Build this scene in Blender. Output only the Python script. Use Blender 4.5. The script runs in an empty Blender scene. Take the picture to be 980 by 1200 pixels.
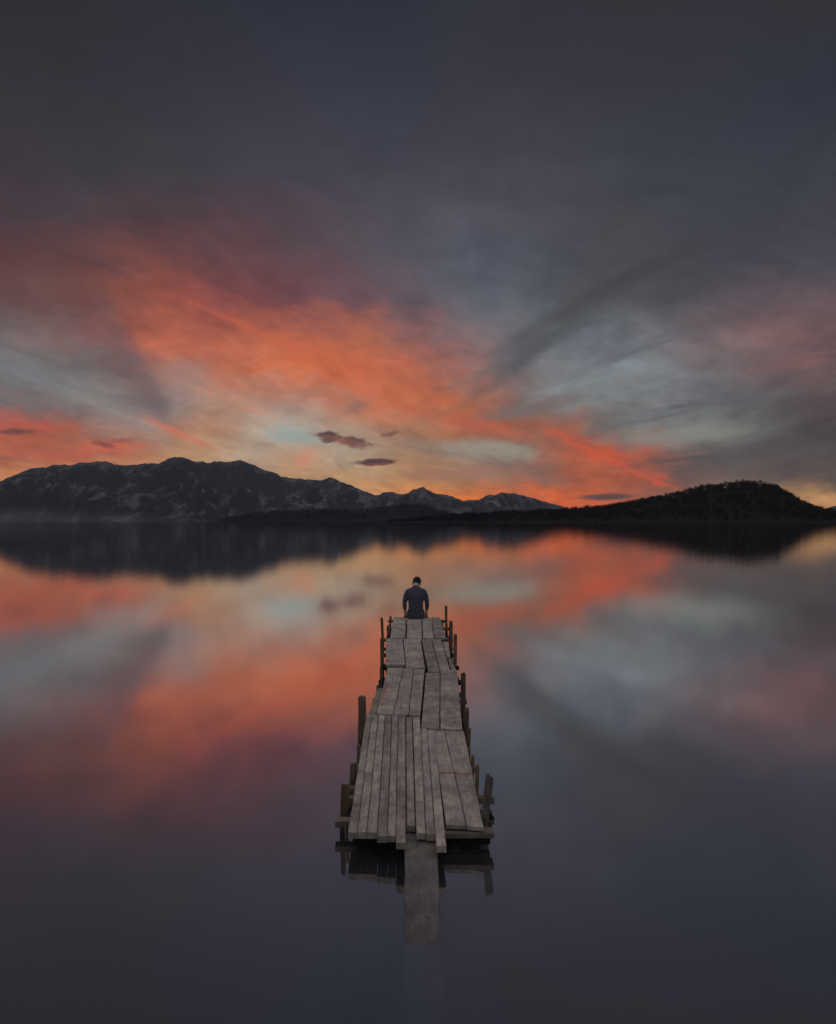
import bpy, math, random
from mathutils import Vector, Matrix, noise
random.seed(7)
S = bpy.context.scene
COL = S.collection
F, HX, HY, CZ = 900.0, 490.0, 611.0, 2.10      # lens in photo pixels, vanishing point, eye height over the water
DECK = 0.15                                    # deck top above the water

def at(px, py, z):
    d = F * (CZ - z) / (py - HY)
    return Vector(((px - HX) * d / F, d, z))

def lin(c):
    return tuple((v / 255 / 12.92) if v / 255 <= .04045 else ((v / 255 + .055) / 1.055) ** 2.4 for v in c)

# ------------------------------------------------------------------ node helpers
class NT:
    def __init__(self, tree):
        self.t = tree; self.n = tree.nodes; self.l = tree.links
        self.n.clear()
    def new(self, kind, **kw):
        nd = self.n.new(kind)
        for k, v in kw.items(): setattr(nd, k, v)
        return nd
    def put(self, sock, v):
        if v is None: return
        if isinstance(v, bpy.types.NodeSocket): self.l.new(v, sock)
        elif sock.type == 'RGBA' and len(v) == 3: sock.default_value = (*v, 1)
        else: sock.default_value = v
    def math(self, op, a, b=None, c=None, clamp=False):
        nd = self.new('ShaderNodeMath', operation=op, use_clamp=clamp)
        for i, v in enumerate((a, b, c)): self.put(nd.inputs[i], v)
        return nd.outputs[0]
    def vmath(self, op, a, b=None, s=None):
        nd = self.new('ShaderNodeVectorMath', operation=op)
        self.put(nd.inputs[0], a); self.put(nd.inputs[1], b)
        if s is not None: self.put(nd.inputs['Scale'], s)
        return nd.outputs['Value'] if op in ('LENGTH', 'DOT_PRODUCT', 'DISTANCE') else nd.outputs[0]
    def comb(self, x, y, z=0.0):
        nd = self.new('ShaderNodeCombineXYZ')
        for i, v in enumerate((x, y, z)): self.put(nd.inputs[i], v)
        return nd.outputs[0]
    def sep(self, v):
        nd = self.new('ShaderNodeSeparateXYZ'); self.put(nd.inputs[0], v)
        return nd.outputs
    def mapr(self, v, a, b, c=0.0, d=1.0, smooth=False):
        nd = self.new('ShaderNodeMapRange', interpolation_type='SMOOTHSTEP' if smooth else 'LINEAR')
        for i, x in enumerate((v, a, b, c, d)): self.put(nd.inputs[i], x)
        return nd.outputs[0]
    def mix(self, f, a, b, blend='MIX'):
        nd = self.new('ShaderNodeMix', data_type='RGBA', blend_type=blend)
        self.put(nd.inputs[0], f); self.put(nd.inputs[6], a); self.put(nd.inputs[7], b)
        return nd.outputs[2]
    def noise(self, v, scale, detail=4, rough=.55, dist=0.0, dims='3D', col=False):
        nd = self.new('ShaderNodeTexNoise', noise_dimensions=dims)
        self.put(nd.inputs['Vector'], v); nd.inputs['Scale'].default_value = scale
        nd.inputs['Detail'].default_value = detail; nd.inputs['Roughness'].default_value = rough
        nd.inputs['Distortion'].default_value = dist
        return nd.outputs['Color'] if col else nd.outputs[0]
    def ramp(self, f, stops, interp='LINEAR'):
        nd = self.new('ShaderNodeValToRGB'); cr = nd.color_ramp; cr.interpolation = interp
        while len(cr.elements) > 1: cr.elements.remove(cr.elements[-1])
        for i, (p, c) in enumerate(stops):
            e = cr.elements[0] if i == 0 else cr.elements.new(p)
            e.position = p; e.color = (*c, 1)
        self.put(nd.inputs[0], f)
        return nd.outputs[0]

def material(name):
    m = bpy.data.materials.new(name); m.use_nodes = True
    return m, NT(m.node_tree)

def surface(nt, base, rough=.8, bump=None, strength=.3, dist=.01, spec=.3):
    b = nt.new('ShaderNodeBsdfPrincipled')
    nt.put(b.inputs['Base Color'], base); nt.put(b.inputs['Roughness'], rough)
    b.inputs['Specular IOR Level'].default_value = spec
    if bump is not None:
        bp = nt.new('ShaderNodeBump'); bp.inputs['Strength'].default_value = strength
        bp.inputs['Distance'].default_value = dist
        nt.put(bp.inputs['Height'], bump); nt.put(b.inputs['Normal'], bp.outputs[0])
    o = nt.new('ShaderNodeOutputMaterial'); nt.l.new(b.outputs[0], o.inputs[0])
    return b

# ------------------------------------------------------------------ object helpers
def link(name, verts, faces, mat=None, parent=None, smooth=False):
    me = bpy.data.meshes.new(name); me.from_pydata([tuple(v) for v in verts], [], faces); me.update()
    if mat: me.materials.append(mat)
    if smooth: me.polygons.foreach_set('use_smooth', [True] * len(me.polygons))
    o = bpy.data.objects.new(name, me); COL.objects.link(o)
    if parent: o.parent = parent
    return o

def empty(name, loc=(0, 0, 0)):
    o = bpy.data.objects.new(name, None); COL.objects.link(o); o.location = loc
    o.empty_display_size = .2
    return o

def tag(o, label=None, cat=None, group=None, kind=None):
    for k, v in (('label', label), ('category', cat), ('group', group), ('kind', kind)):
        if v: o[k] = v
    return o

# ------------------------------------------------------------------ sky
w = bpy.data.worlds.new("World"); S.world = w; w.use_nodes = True
nt = NT(w.node_tree)
d = nt.new('ShaderNodeTexCoord').outputs['Generated']
x, y, z = nt.sep(d)
ay = nt.math('MAXIMUM', nt.math('ABSOLUTE', y), .3)
u = nt.math('DIVIDE', x, ay); v = nt.math('DIVIDE', z, ay)
# the cloud sheet: directions projected on a high plane, turned so its streaks run towards the sunset
zz = nt.math('ADD', nt.math('ABSOLUTE', z), .10)
sx = nt.math('DIVIDE', x, zz); sy = nt.math('DIVIDE', y, zz)
rot = nt.new('ShaderNodeVectorRotate', rotation_type='Z_AXIS'); nt.put(rot.inputs['Vector'], nt.comb(sx, sy))
rot.inputs['Angle'].default_value = math.radians(8)
sheet = rot.outputs[0]
streak_p = nt.vmath('MULTIPLY', sheet, (1.0, .34, 1.0))
warp_c = nt.noise(streak_p, 2.2, 4, .55, .3, col=True)
wr, wg, wb = nt.sep(warp_c)
fine_c = nt.noise(nt.comb(u, nt.math('MULTIPLY', v, 1.6)), 16.0, 5, .6, .4, col=True)
fr, fg, fb = nt.sep(fine_c)
tiny_c = nt.noise(nt.comb(nt.math('MULTIPLY_ADD', v, .4, u), nt.math('MULTIPLY', v, 2.0)), 42.0, 5, .65, .3, col=True)
tr_, tg_, tb_ = nt.sep(tiny_c)
low = nt.mapr(v, .0, .20, .55, 1.0)
du = nt.math('ADD', nt.math('MULTIPLY', nt.math('SUBTRACT', wr, .5), .055), nt.math('MULTIPLY_ADD', nt.math('SUBTRACT', tr_, .5), .035, nt.math('MULTIPLY', nt.math('SUBTRACT', fr, .5), .075)))
dv = nt.math('ADD', nt.math('MULTIPLY', nt.math('SUBTRACT', wg, .5), .045), nt.math('MULTIPLY_ADD', nt.math('SUBTRACT', tg_, .5), .022, nt.math('MULTIPLY', nt.math('SUBTRACT', fg, .5), .055)))
us = nt.math('MULTIPLY_ADD', du, low, u); vs = nt.math('MULTIPLY_ADD', dv, low, v)
ROWS = [  # elevation of the row (in pixels of the photo), then azimuth stops
 (600, [(0,(216,152,98)),(400,(214,164,120)),(470,(240,146,72)),(540,(252,126,34)),(600,(250,114,34)),(650,(250,108,38)),(720,(205,100,58)),(800,(120,92,84)),(900,(196,140,94)),(980,(218,160,104))]),
 (582, [(0,(220,150,86)),(400,(214,164,115)),(450,(228,156,94)),(500,(234,145,76)),(540,(236,128,55)),(600,(220,112,55)),(650,(240,104,38)),(720,(196,98,55)),(800,(116,92,84)),(900,(180,132,86)),(980,(212,156,95))]),
 (562, [(0,(222,140,80)),(200,(216,160,109)),(400,(206,162,116)),(440,(204,156,111)),(490,(214,146,91)),(540,(189,130,86)),(590,(164,120,98)),(640,(178,98,64)),(700,(195,95,55)),(750,(180,88,56)),(800,(112,92,86)),(900,(113,93,79)),(980,(106,88,74))]),
 (530, [(0,(196,103,66)),(60,(208,111,70)),(110,(198,109,72)),(160,(193,115,79)),(200,(202,153,109)),(250,(208,163,117)),(300,(201,182,158)),(350,(211,151,109)),(390,(197,182,158)),(440,(185,157,129)),(490,(188,136,95)),(540,(160,141,123)),(590,(140,124,112)),(640,(154,100,79)),(690,(205,96,47)),(750,(200,96,55)),(800,(120,98,88)),(850,(95,88,84)),(900,(81,74,72)),(980,(76,67,65))]),
 (500, [(0,(200,97,68)),(40,(192,95,66)),(80,(172,99,75)),(130,(165,128,113)),(180,(172,149,138)),(210,(193,134,100)),(260,(203,146,109)),(300,(191,169,152)),(340,(167,178,169)),(390,(181,161,138)),(440,(190,145,119)),(490,(180,126,91)),(540,(182,105,69)),(600,(163,101,74)),(660,(176,101,67)),(700,(129,114,107)),(760,(134,138,134)),(820,(142,146,138)),(880,(107,106,102)),(940,(79,69,67)),(980,(76,65,65))]),
 (470, [(0,(117,104,104)),(60,(135,118,114)),(120,(147,143,139)),(170,(133,116,112)),(200,(147,139,136)),(240,(190,147,125)),(300,(194,147,129)),(360,(192,149,131)),(420,(208,128,91)),(490,(215,111,66)),(560,(178,103,67)),(640,(123,119,119)),(700,(137,139,137)),(740,(136,138,138)),(820,(112,114,116)),(880,(96,96,98)),(940,(92,77,77)),(980,(90,74,74))]),
 (430, [(0,(120,122,123)),(60,(125,122,120)),(110,(119,110,110)),(150,(121,95,95)),(180,(174,111,89)),(220,(175,128,115)),(260,(210,115,76)),(320,(214,119,79)),(400,(219,109,66)),(490,(198,109,79)),(540,(155,110,103)),(600,(124,118,119)),(680,(130,137,143)),(740,(134,142,146)),(820,(117,115,117)),(900,(116,94,96)),(980,(112,90,90))]),
 (400, [(0,(114,116,118)),(60,(136,106,103)),(110,(124,91,91)),(150,(154,89,80)),(180,(198,107,79)),(250,(191,103,77)),(320,(195,107,79)),(400,(200,105,72)),(450,(179,107,82)),(490,(162,103,95)),(560,(125,114,118)),(620,(114,117,121)),(680,(112,117,123)),(760,(120,124,130)),(840,(124,104,104)),(900,(132,98,97)),(980,(121,92,93))]),
 (350, [(0,(103,74,74)),(50,(110,77,74)),(100,(116,77,74)),(180,(158,85,67)),(250,(140,72,68)),(330,(127,75,79)),(400,(114,81,88)),(490,(103,90,98)),(560,(98,104,114)),(640,(94,97,103)),(700,(84,85,89)),(780,(80,81,87)),(850,(97,86,93)),(930,(105,87,91)),(980,(104,86,89))]),
 (300, [(0,(97,61,61)),(80,(104,69,67)),(150,(117,71,65)),(200,(112,69,69)),(300,(99,71,76)),(400,(89,78,87)),(490,(87,86,93)),(560,(84,91,103)),(640,(80,83,91)),(700,(78,76,81)),(760,(69,68,73)),(850,(71,71,80)),(980,(76,74,84))]),
 (260, [(0,(79,60,67)),(60,(75,63,71)),(150,(84,63,67)),(270,(88,65,73)),(350,(84,69,77)),(450,(84,80,90)),(550,(86,86,98)),(650,(78,76,86)),(720,(72,70,75)),(800,(66,68,76)),(900,(66,66,74)),(980,(68,68,80))]),
 (200, [(0,(64,56,60)),(100,(60,58,62)),(200,(62,61,67)),(300,(70,66,76)),(400,(70,69,80)),(490,(66,67,78)),(580,(76,70,80)),(680,(68,70,81)),(780,(60,63,70)),(880,(58,64,74)),(980,(62,62,70))]),
 (100, [(0,(52,51,58)),(150,(54,51,58)),(300,(57,55,66)),(400,(55,59,72)),(490,(54,57,69)),(600,(59,55,61)),(700,(56,56,67)),(850,(53,53,63)),(980,(47,52,64))]),
 (0,   [(0,(44,44,50)),(150,(48,46,52)),(300,(44,48,60)),(450,(45,50,61)),(600,(51,50,59)),(750,(53,50,55)),(850,(49,51,59)),(980,(51,48,51))]),
]
U0, U1 = -.66, .66
uf = nt.mapr(us, U0, U1)
prev = None
for py, stops in ROWS:
    st = [(((px - HX) / F - U0) / (U1 - U0), lin(c)) for px, c in stops]
    c = nt.ramp(uf, st, 'B_SPLINE')
    vv = (HY - py) / F
    if prev is None: sky = c
    else: sky = nt.mix(nt.mapr(vs, pv, vv), sky, c)
    prev, pv = c, vv

# wisps: brighter and darker fibres in the cloud sheet
fib = nt.noise(nt.vmath('MULTIPLY', sheet, (1.7, .62, 1.0)), 2.4, 6, .58, .8)
puff = nt.noise(nt.comb(nt.math('MULTIPLY_ADD', v, .5, u), nt.math('MULTIPLY', v, 2.1)), 13.0, 9, .68, .5)
f = nt.math('ADD', nt.math('MULTIPLY', fib, .45), nt.math('MULTIPLY', puff, .55))
amp = nt.mapr(v, .55, .2, .25, 1.0)
gain = nt.math('MULTIPLY_ADD', nt.math('MULTIPLY', nt.math('SUBTRACT', f, .5), 1.7), amp, .93)
sky = nt.vmath('SCALE', sky, s=gain)
# thin grey smoke that dulls the lit cloud in patches
smoke = nt.mapr(nt.noise(nt.comb(nt.math('MULTIPLY_ADD', v, -.8, u), nt.math('MULTIPLY', v, 2.6)), 8.5, 7, .62, .6), .53, .74, 0, .55, True)
smoke = nt.math('MULTIPLY', smoke, nt.mapr(v, .34, .16, 0, 1))
lum = nt.vmath('DOT_PRODUCT', sky, (.30, .45, .25))
sky = nt.mix(smoke, sky, nt.vmath('SCALE', nt.comb(.98, .80, .78), s=nt.math('MULTIPLY', lum, .72)))

def cloud(px, py, rx, ry, ang, col, amt, edge=.55, nsc=14.0, rough=.5, wisp=0.0):
    """a small separate cloud at a direction of its own"""
    global sky
    cu, cv = (px - HX) / F, (HY - py) / F
    p = nt.comb(nt.math('SUBTRACT', u, cu), nt.math('SUBTRACT', v, cv))
    r = nt.new('ShaderNodeVectorRotate', rotation_type='Z_AXIS'); nt.put(r.inputs['Vector'], p)
    r.inputs['Angle'].default_value = math.radians(-ang)
    q = nt.vmath('MULTIPLY', r.outputs[0], (F / rx, F / ry, 0))
    n = nt.noise(nt.comb(nt.math('MULTIPLY', u, 1.0), nt.math('MULTIPLY', v, 1.8)), nsc, 5, .6, 0.2)
    ln = nt.math('ADD', nt.vmath('LENGTH', q), nt.math('MULTIPLY', nt.math('SUBTRACT', n, .5), rough * 2))
    m = nt.mapr(ln, 1.0 + edge * .5, 1.0 - edge, 0.0, amt, True)
    if wisp:                                     # combed into fibres along its own length
        fb_ = nt.noise(nt.vmath('MULTIPLY', r.outputs[0], (3.2, 46.0, 0)), wisp * 3.0, 6, .62, .5)
        m = nt.math('MULTIPLY', m, nt.mapr(fb_, .36, .64, .10, 1, True))
    sky = nt.mix(m, sky, lin(col))

# soft bands
cloud(140, 400, 15, 62, 24, (112, 88, 88), .5, .9, 14, .7)          # dark slanting streak on the left
cloud(178, 462, 15, 58, 30, (118, 98, 98), .75, .9, 14, .6)
cloud(215, 510, 46, 5, -24, (224, 122, 92), .7, .9, 22, .9)
cloud(130, 524, 46, 8, 3, (226, 104, 70), .75, .9, 30, 1.0)
cloud(70, 535, 60, 7, -5, (206, 92, 66), .5, .9, 26, 1.2)
cloud(222, 440, 34, 22, -10, (146, 140, 138), .5, .9, 16, .9, wisp=1.6)
cloud(340, 512, 44, 9, -4, (160, 178, 172), .75, .9, 20, .8)
cloud(500, 525, 55, 8, -8, (146, 122, 108), .7, .9, 30, 1.2, wisp=1.6)
cloud(575, 528, 55, 11, -6, (164, 156, 138), .75, .9, 22, 1.0)
cloud(535, 556, 60, 7, 2, (172, 122, 100), .6, .9, 30, 1.3)
cloud(620, 552, 60, 13, -18, (138, 106, 94), .65, .9, 24, 1.1, wisp=1.6)
cloud(565, 497, 70, 9, -14, (196, 98, 66), .6, .9, 22, 1.0)
cloud(620, 478, 60, 9, 12, (120, 106, 102), .6, .9, 22, 1.1)
cloud(700, 528, 62, 10, -22, (222, 88, 46), .7, .9, 24, 1.1, wisp=.7)
cloud(755, 556, 50, 7, -20, (226, 90, 42), .7, .9, 24, 1.1, wisp=.7)
cloud(770, 488, 90, 8, 14, (100, 102, 106), .65, .9, 18, 1.0, wisp=1.6)
cloud(850, 470, 100, 7, 8, (92, 94, 98), .7, .9, 18, 1.0, wisp=1.6)
cloud(800, 510, 90, 8, 5, (140, 142, 132), .42, .9, 18, .9)
cloud(880, 532, 140, 13, 6, (84, 78, 76), .75, .9, 16, .8, wisp=1.6)
cloud(740, 310, 120, 75, 30, (72, 71, 76), .42, 1.0, 9, 1.0, 1.6)
cloud(622, 405, 60, 18, 60, (88, 88, 92), .55, 1.0, 14, 1.3, 1.4)
cloud(668, 388, 60, 12, 34, (84, 86, 90), .6, 1.0, 16, 1.3, 1.2)
cloud(720, 420, 60, 8, 26, (98, 101, 106), .6, 1.0, 16, 1.3, 1.2)
cloud(760, 405, 90, 7, 20, (92, 96, 102), .7, .9, 14, .9, 1.2)
cloud(885, 240, 120, 26, 24, (56, 56, 61), .4, 1.0, 9, 1.0, .8)
cloud(800, 345, 90, 16, 18, (72, 72, 78), .5, 1.0, 10, 1.2, 1.2)
cloud(670, 300, 70, 26, 48, (74, 76, 84), .4, 1.0, 10, 1.2, 1.0)
cloud(690, 445, 70, 9, 16, (138, 148, 152), .6, .9, 14, 1.0, 1.2)
cloud(640, 460, 60, 7, 30, (140, 146, 146), .5, .9, 14, 1.0, 1.2)
cloud(40, 440, 90, 16, -16, (124, 132, 136), .6, .9, 12, 1.0, 1.0)
cloud(120, 475, 60, 9, -24, (150, 150, 146), .5, .9, 12, 1.0, 1.2)
cloud(560, 360, 60, 22, 40, (92, 96, 106), .6, .9, 10, .9, 1.0)
cloud(930, 425, 60, 10, 10, (142, 92, 90), .6, .9, 14, 1.0, 1.2)
cloud(100, 300, 90, 14, -20, (84, 62, 66), .6, .9, 12, 1.0, .9)
cloud(260, 330, 120, 12, -24, (104, 66, 68), .6, .9, 12, 1.0, 1.0)
cloud(330, 400, 120, 11, -22, (214, 100, 70), .6, .9, 14, 1.0, 1.3)
cloud(420, 455, 110, 9, -22, (226, 108, 66), .65, .9, 14, 1.0, 1.3)
cloud(290, 475, 80, 8, -18, (216, 146, 116), .6, .9, 16, 1.0, 1.4)
cloud(60, 470, 90, 8, -14, (128, 108, 106), .6, .9, 14, 1.0, 1.2)
cloud(50, 498, 60, 6, -4, (214, 84, 60), .6, .9, 24, 1.0, 1.6)
cloud(600, 415, 60, 9, 34, (98, 96, 98), .6, .9, 14, .9)
cloud(500, 525, 55, 8, -8, (146, 122, 108), .7, .9, 30, 1.2, wisp=1.6)
cloud(575, 528, 55, 11, -6, (164, 156, 138), .75, .9, 22, 1.0)
cloud(535, 556, 60, 7, 2, (172, 122, 100), .6, .9, 30, 1.3)
cloud(620, 552, 60, 13, -18, (138, 106, 94), .65, .9, 24, 1.1, wisp=1.6)
cloud(565, 497, 70, 9, -14, (196, 98, 66), .6, .9, 22, 1.0)
cloud(620, 478, 60, 9, 12, (120, 106, 102), .6, .9, 22, 1.1)
cloud(700, 528, 62, 10, -22, (222, 88, 46), .7, .9, 24, 1.1, wisp=.7)
cloud(755, 556, 50, 7, -20, (226, 90, 42), .7, .9, 24, 1.1, wisp=.7)
cloud(770, 488, 90, 8, 14, (100, 102, 106), .65, .9, 18, 1.0, wisp=1.6)
cloud(850, 470, 100, 7, 8, (92, 94, 98), .7, .9, 18, 1.0, wisp=1.6)
cloud(800, 510, 90, 8, 5, (140, 142, 132), .42, .9, 18, .9)
cloud(880, 532, 140, 13, 6, (84, 78, 76), .75, .9, 16, .8, wisp=1.6)
cloud(640, 400, 110, 12, 38, (78, 80, 84), .75, .9, 12, .9)
cloud(690, 350, 130, 12, 30, (72, 73, 78), .75, .9, 12, .9)
cloud(790, 300, 120, 12, 24, (62, 63, 67), .6, .9, 10, .9)
cloud(358, 538, 17, 9, 42, (226, 140, 108), .6, .9, 40, 1.1)
# little dark clouds over the ridge
cloud(387, 512, 16, 7.5, -6, (74, 50, 54), .95, .5, 80, .85)
cloud(414, 518, 19, 7.0, -8, (88, 56, 56), .92, .5, 80, .85)
cloud(400, 516, 32, 5.0, -12, (170, 92, 76), .5, .9, 60, 1.0)
cloud(440, 541.5, 26, 4.6, 2, (74, 48, 50), .96, .4, 60, .45)
cloud(444, 543.5, 20, 1.6, 2, (150, 70, 60), .6, .8, 60, .5)
cloud(456, 509, 13, 3.2, 16, (128, 80, 70), .8, .8, 90, 1.0)
cloud(18, 506, 27, 4, 0, (110, 68, 64), .9, .7, 60, .7)
cloud(122, 521, 15, 3.6, -14, (124, 66, 60), .8, .7, 100, 1.3)
cloud(140, 517, 22, 3, 10, (150, 76, 64), .6, .8, 90, 1.2)
cloud(712, 582, 32, 4, 2, (84, 62, 62), .9, .6, 45, .6)
cloud(865, 485, 15, 7, 10, (82, 80, 84), .6, .9, 40, .9)

# high sky and the sky behind the camera: dusk sky plus an even glow added to brighten deck and man
nish = nt.new('ShaderNodeTexSky', sky_type='NISHITA', sun_disc=False)
nish.sun_elevation = math.radians(1.0); nish.sun_rotation = math.radians(6); nish.air_density = 1.4; nish.dust_density = 2.0
dusk = nt.vmath('ADD', nt.vmath('SCALE', nish.outputs[0], s=.06), (.21, .20, .22))
dusk_high = nt.vmath('ADD', nt.vmath('SCALE', nish.outputs[0], s=.06), (.31, .275, .27))
away = nt.mapr(y, .45, .02, 0, 1, True)
up = nt.mapr(v, .74, 1.3, 0, 1, True)
sky = nt.mix(away, sky, dusk)
sky = nt.mix(up, sky, dusk_high)
bg = nt.new('ShaderNodeBackground'); nt.put(bg.inputs[0], sky); bg.inputs[1].default_value = 1.0
wo = nt.new('ShaderNodeOutputWorld'); nt.l.new(bg.outputs[0], wo.inputs[0])
w.cycles.sampling_method = 'MANUAL'; w.cycles.sample_map_resolution = 512

sl = bpy.data.lights.new('sun', 'SUN'); sl.energy = .12; sl.angle = math.radians(40); sl.color = (1, .93, .88)
so = bpy.data.objects.new('sun', sl); COL.objects.link(so)
so.rotation_euler = (math.radians(-28), 0, 0)

# ------------------------------------------------------------------ water and bed
m_water, nt = material('lake_water')
lw = nt.new('ShaderNodeLayerWeight'); lw.inputs['Blend'].default_value = .5
facing = lw.outputs['Facing']
gl = nt.new('ShaderNodeBsdfAnisotropic'); gl.distribution = 'BECKMANN'; gl.inputs['Color'].default_value = (.87, .875, .90, 1)
gl.inputs['Roughness'].default_value = .068
tr = nt.new('ShaderNodeBsdfTransparent'); tr.inputs['Color'].default_value = (.80, .86, .90, 1)
df = nt.new('ShaderNodeBsdfDiffuse'); df.inputs['Color'].default_value = (.19, .195, .235, 1)
m1 = nt.new('ShaderNodeMixShader'); m1.inputs[0].default_value = .26
nt.l.new(tr.outputs[0], m1.inputs[1]); nt.l.new(df.outputs[0], m1.inputs[2])
m2 = nt.new('ShaderNodeMixShader'); nt.put(m2.inputs[0], nt.math('ADD', nt.mapr(facing, 0, .42, .10, .54), nt.mapr(facing, .42, .95, 0, .40)))
nt.l.new(m1.outputs[0], m2.inputs[1]); nt.l.new(gl.outputs[0], m2.inputs[2])
o = nt.new('ShaderNodeOutputMaterial'); nt.l.new(m2.outputs[0], o.inputs[0])
BX, BY0, BY1 = 11400, -1900, 11700
tag(link('lake_water', [(-BX, BY0, 0), (BX, BY0, 0), (BX, BY1, 0), (-BX, BY1, 0)], [(0, 1, 2, 3)], m_water),
    'still lake mirroring the red sunset sky', kind='structure')
m_bed, nt = material('lake_bed')
nn = nt.noise(nt.new('ShaderNodeTexCoord').outputs['Object'], 1.3, 6)
surface(nt, nt.mix(nn, (.018, .02, .024), (.04, .042, .045)), .95)
tag(link('lake_bed', [(-BX, BY0, -2.2), (BX, BY0, -2.2), (BX, BY1, -2.2), (-BX, BY1, -2.2)], [(0, 1, 2, 3)], m_bed), kind='structure')

# ------------------------------------------------------------------ mountains and hills
def interp(pts, px):
    if px <= pts[0][0]: return pts[0][1]
    for (a, ya), (b, yb) in zip(pts, pts[1:]):
        if px <= b:
            t = (px - a) / (b - a)
            return ya + (yb - ya) * t
    return pts[-1][1]

def terrain(name, pts, R, R1, mat, n, m, rough, nscale, jag, curve=1.15, seed=0, back=.18, span=(-700, 1700)):
    a0, a1 = math.atan((span[0] - HX) / F), math.atan((span[1] - HX) / F)
    V, Fc = [], []
    rows = m + 8
    def height(az, t):
        px = HX + F * math.tan(az)
        zr = max((HY - interp(pts, px)) / F * R * math.cos(az) + CZ, -1)
        s = max(zr, 0)
        jn = noise.fractal(Vector((az * R / nscale * 9, seed, 3.3)), .55, 2.0, 7) * jag
        top = zr + jn * min(1, s / (.01 * R))
        if t > 1: return top * max(0, 1 - (t - 1) / back * .9)
        r = R1 + (R - R1) * t
        p = Vector((az * R / nscale, r / nscale, seed))
        rg = 1 - abs(noise.fractal(p, 1.0, 2.1, 6)) * 1.6
        rg2 = noise.fractal(p * 3.1, 1.0, 2.1, 4)
        e = math.sin(min(1, t) * math.pi) ** .8
        h = s * (t ** curve) * (1 + 0) + s * e * rough * ((rg - .6) * .9 + rg2 * .25)
        cap = top * (r / R) * (.985 if t < 1 else 1)
        if t < .999: h = min(h, cap - (1 - t) * s * .05)
        else: h = top
        if t < .06: h = min(h, 2 + s * t)
        if t == 0: h = -2
        return h
    for j in range(rows):
        t = j / (m - 1) if j < m else 1 + back * (j - m + 1) / 8
        r = R1 + (R - R1) * t
        for i in range(n):
            az = a0 + (a1 - a0) * i / (n - 1)
            V.append((r * math.sin(az), r * math.cos(az), height(az, t)))
    for j in range(rows - 1):
        for i in range(n - 1):
            k = j * n + i
            Fc.append((k, k + 1, k + n + 1, k + n))
    o = link(name, V, Fc, mat, smooth=True)
    return o, height

m_rock, nt = material('mountain_rock')
tc = nt.new('ShaderNodeTexCoord').outputs['Object']
geo = nt.new('ShaderNodeNewGeometry')
nz = nt.sep(geo.outputs['Normal'])[2]
px_, py_, pz_ = nt.sep(tc)
n1 = nt.noise(tc, .0035, 8, .62, .4); n2 = nt.noise(tc, .016, 6, .65)
gul = nt.noise(nt.vmath('MULTIPLY', tc, (1, .26, .16)), .0085, 8, .70, .5)
snow = nt.math('ADD', nt.math('MULTIPLY', gul, .8), nt.math('ADD', nt.math('MULTIPLY', nz, .38), nt.math('MULTIPLY', n2, .30)))
snow = nt.mapr(snow, .84, 1.0, 0, 1, True)
snow = nt.math('MULTIPLY', snow, nt.mapr(n1, .36, .62, .12, 1))
rock = nt.mix(n2, (.026, .027, .033), (.060, .061, .070))
surface(nt, nt.mix(snow, rock, (.23, .235, .26)), .95, nt.math('ADD', n2, gul), 1.0, 45, .0)

RIDGE = [(-700,560),(-400,552),(-200,566),(-60,572),(0,562),(30,552),(60,545),(100,542),(122,540),(135,545),(150,546),(165,543),(185,543),(200,537),(212,534),(225,540),(245,543),(255,540),(270,541),(283,539),(300,547),(330,557),(360,563),(375,562),(387,558.5),(400,565),(420,573),(440,580),(455,576.5),(470,579),(485,574),(497,571),(510,577),(530,582),(545,586),(560,585),(575,580),(590,577),(610,580),(630,584),(650,592),(680,600),(800,602),(930,602),(955,599),(968,596),(980,592),(1010,585),(1060,574),(1200,580),(1700,570)]
o, _ = terrain('mountains', RIDGE, 8600, 4300, m_rock, 1050, 110, .62, 1300, 19, 1.15, 1.7)
tag(o, 'snow-streaked mountain range across the lake', kind='structure')

m_forest_floor, nt = material('forest_floor')
tc = nt.new('ShaderNodeTexCoord').outputs['Object']
nn = nt.noise(tc, .05, 6, .65)
surface(nt, nt.mix(nn, (.018, .019, .021), (.034, .035, .037)), 1.0, nn, 1.0, 4, .0)
FOOT = [(-700,614),(230,614),(265,610),(300,604),(330,600.5),(370,599),(430,599),(450,596),(470,593),(490,592.5),(510,598),(530,604),(560,609),(600,612),(1700,614)]
foot, foot_h = terrain('foothill', FOOT, 3000, 2300, m_forest_floor, 420, 26, .12, 420, 2, .9, 5.1, .3, (180, 640))
tag(foot, 'low wooded foothill at the far shore', kind='structure')
HILL = [(430,612.5),(480,610.5),(520,608.5),(560,606),(600,604),(640,602),(680,600),(720,596),(760,588),(800,581),(830,574),(855,571),(885,570),(905,573),(920,580),(940,592),(955,599),(980,604),(1030,606),(1100,600),(1300,590),(1700,596)]
hill, hill_h = terrain('hill', HILL, 1500, 1050, m_forest_floor, 420, 40, .16, 260, 1.5, .95, 9.4, .35, (430, 1700))
tag(hill, 'dark wooded hill on the right of the lake', kind='structure')

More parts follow.
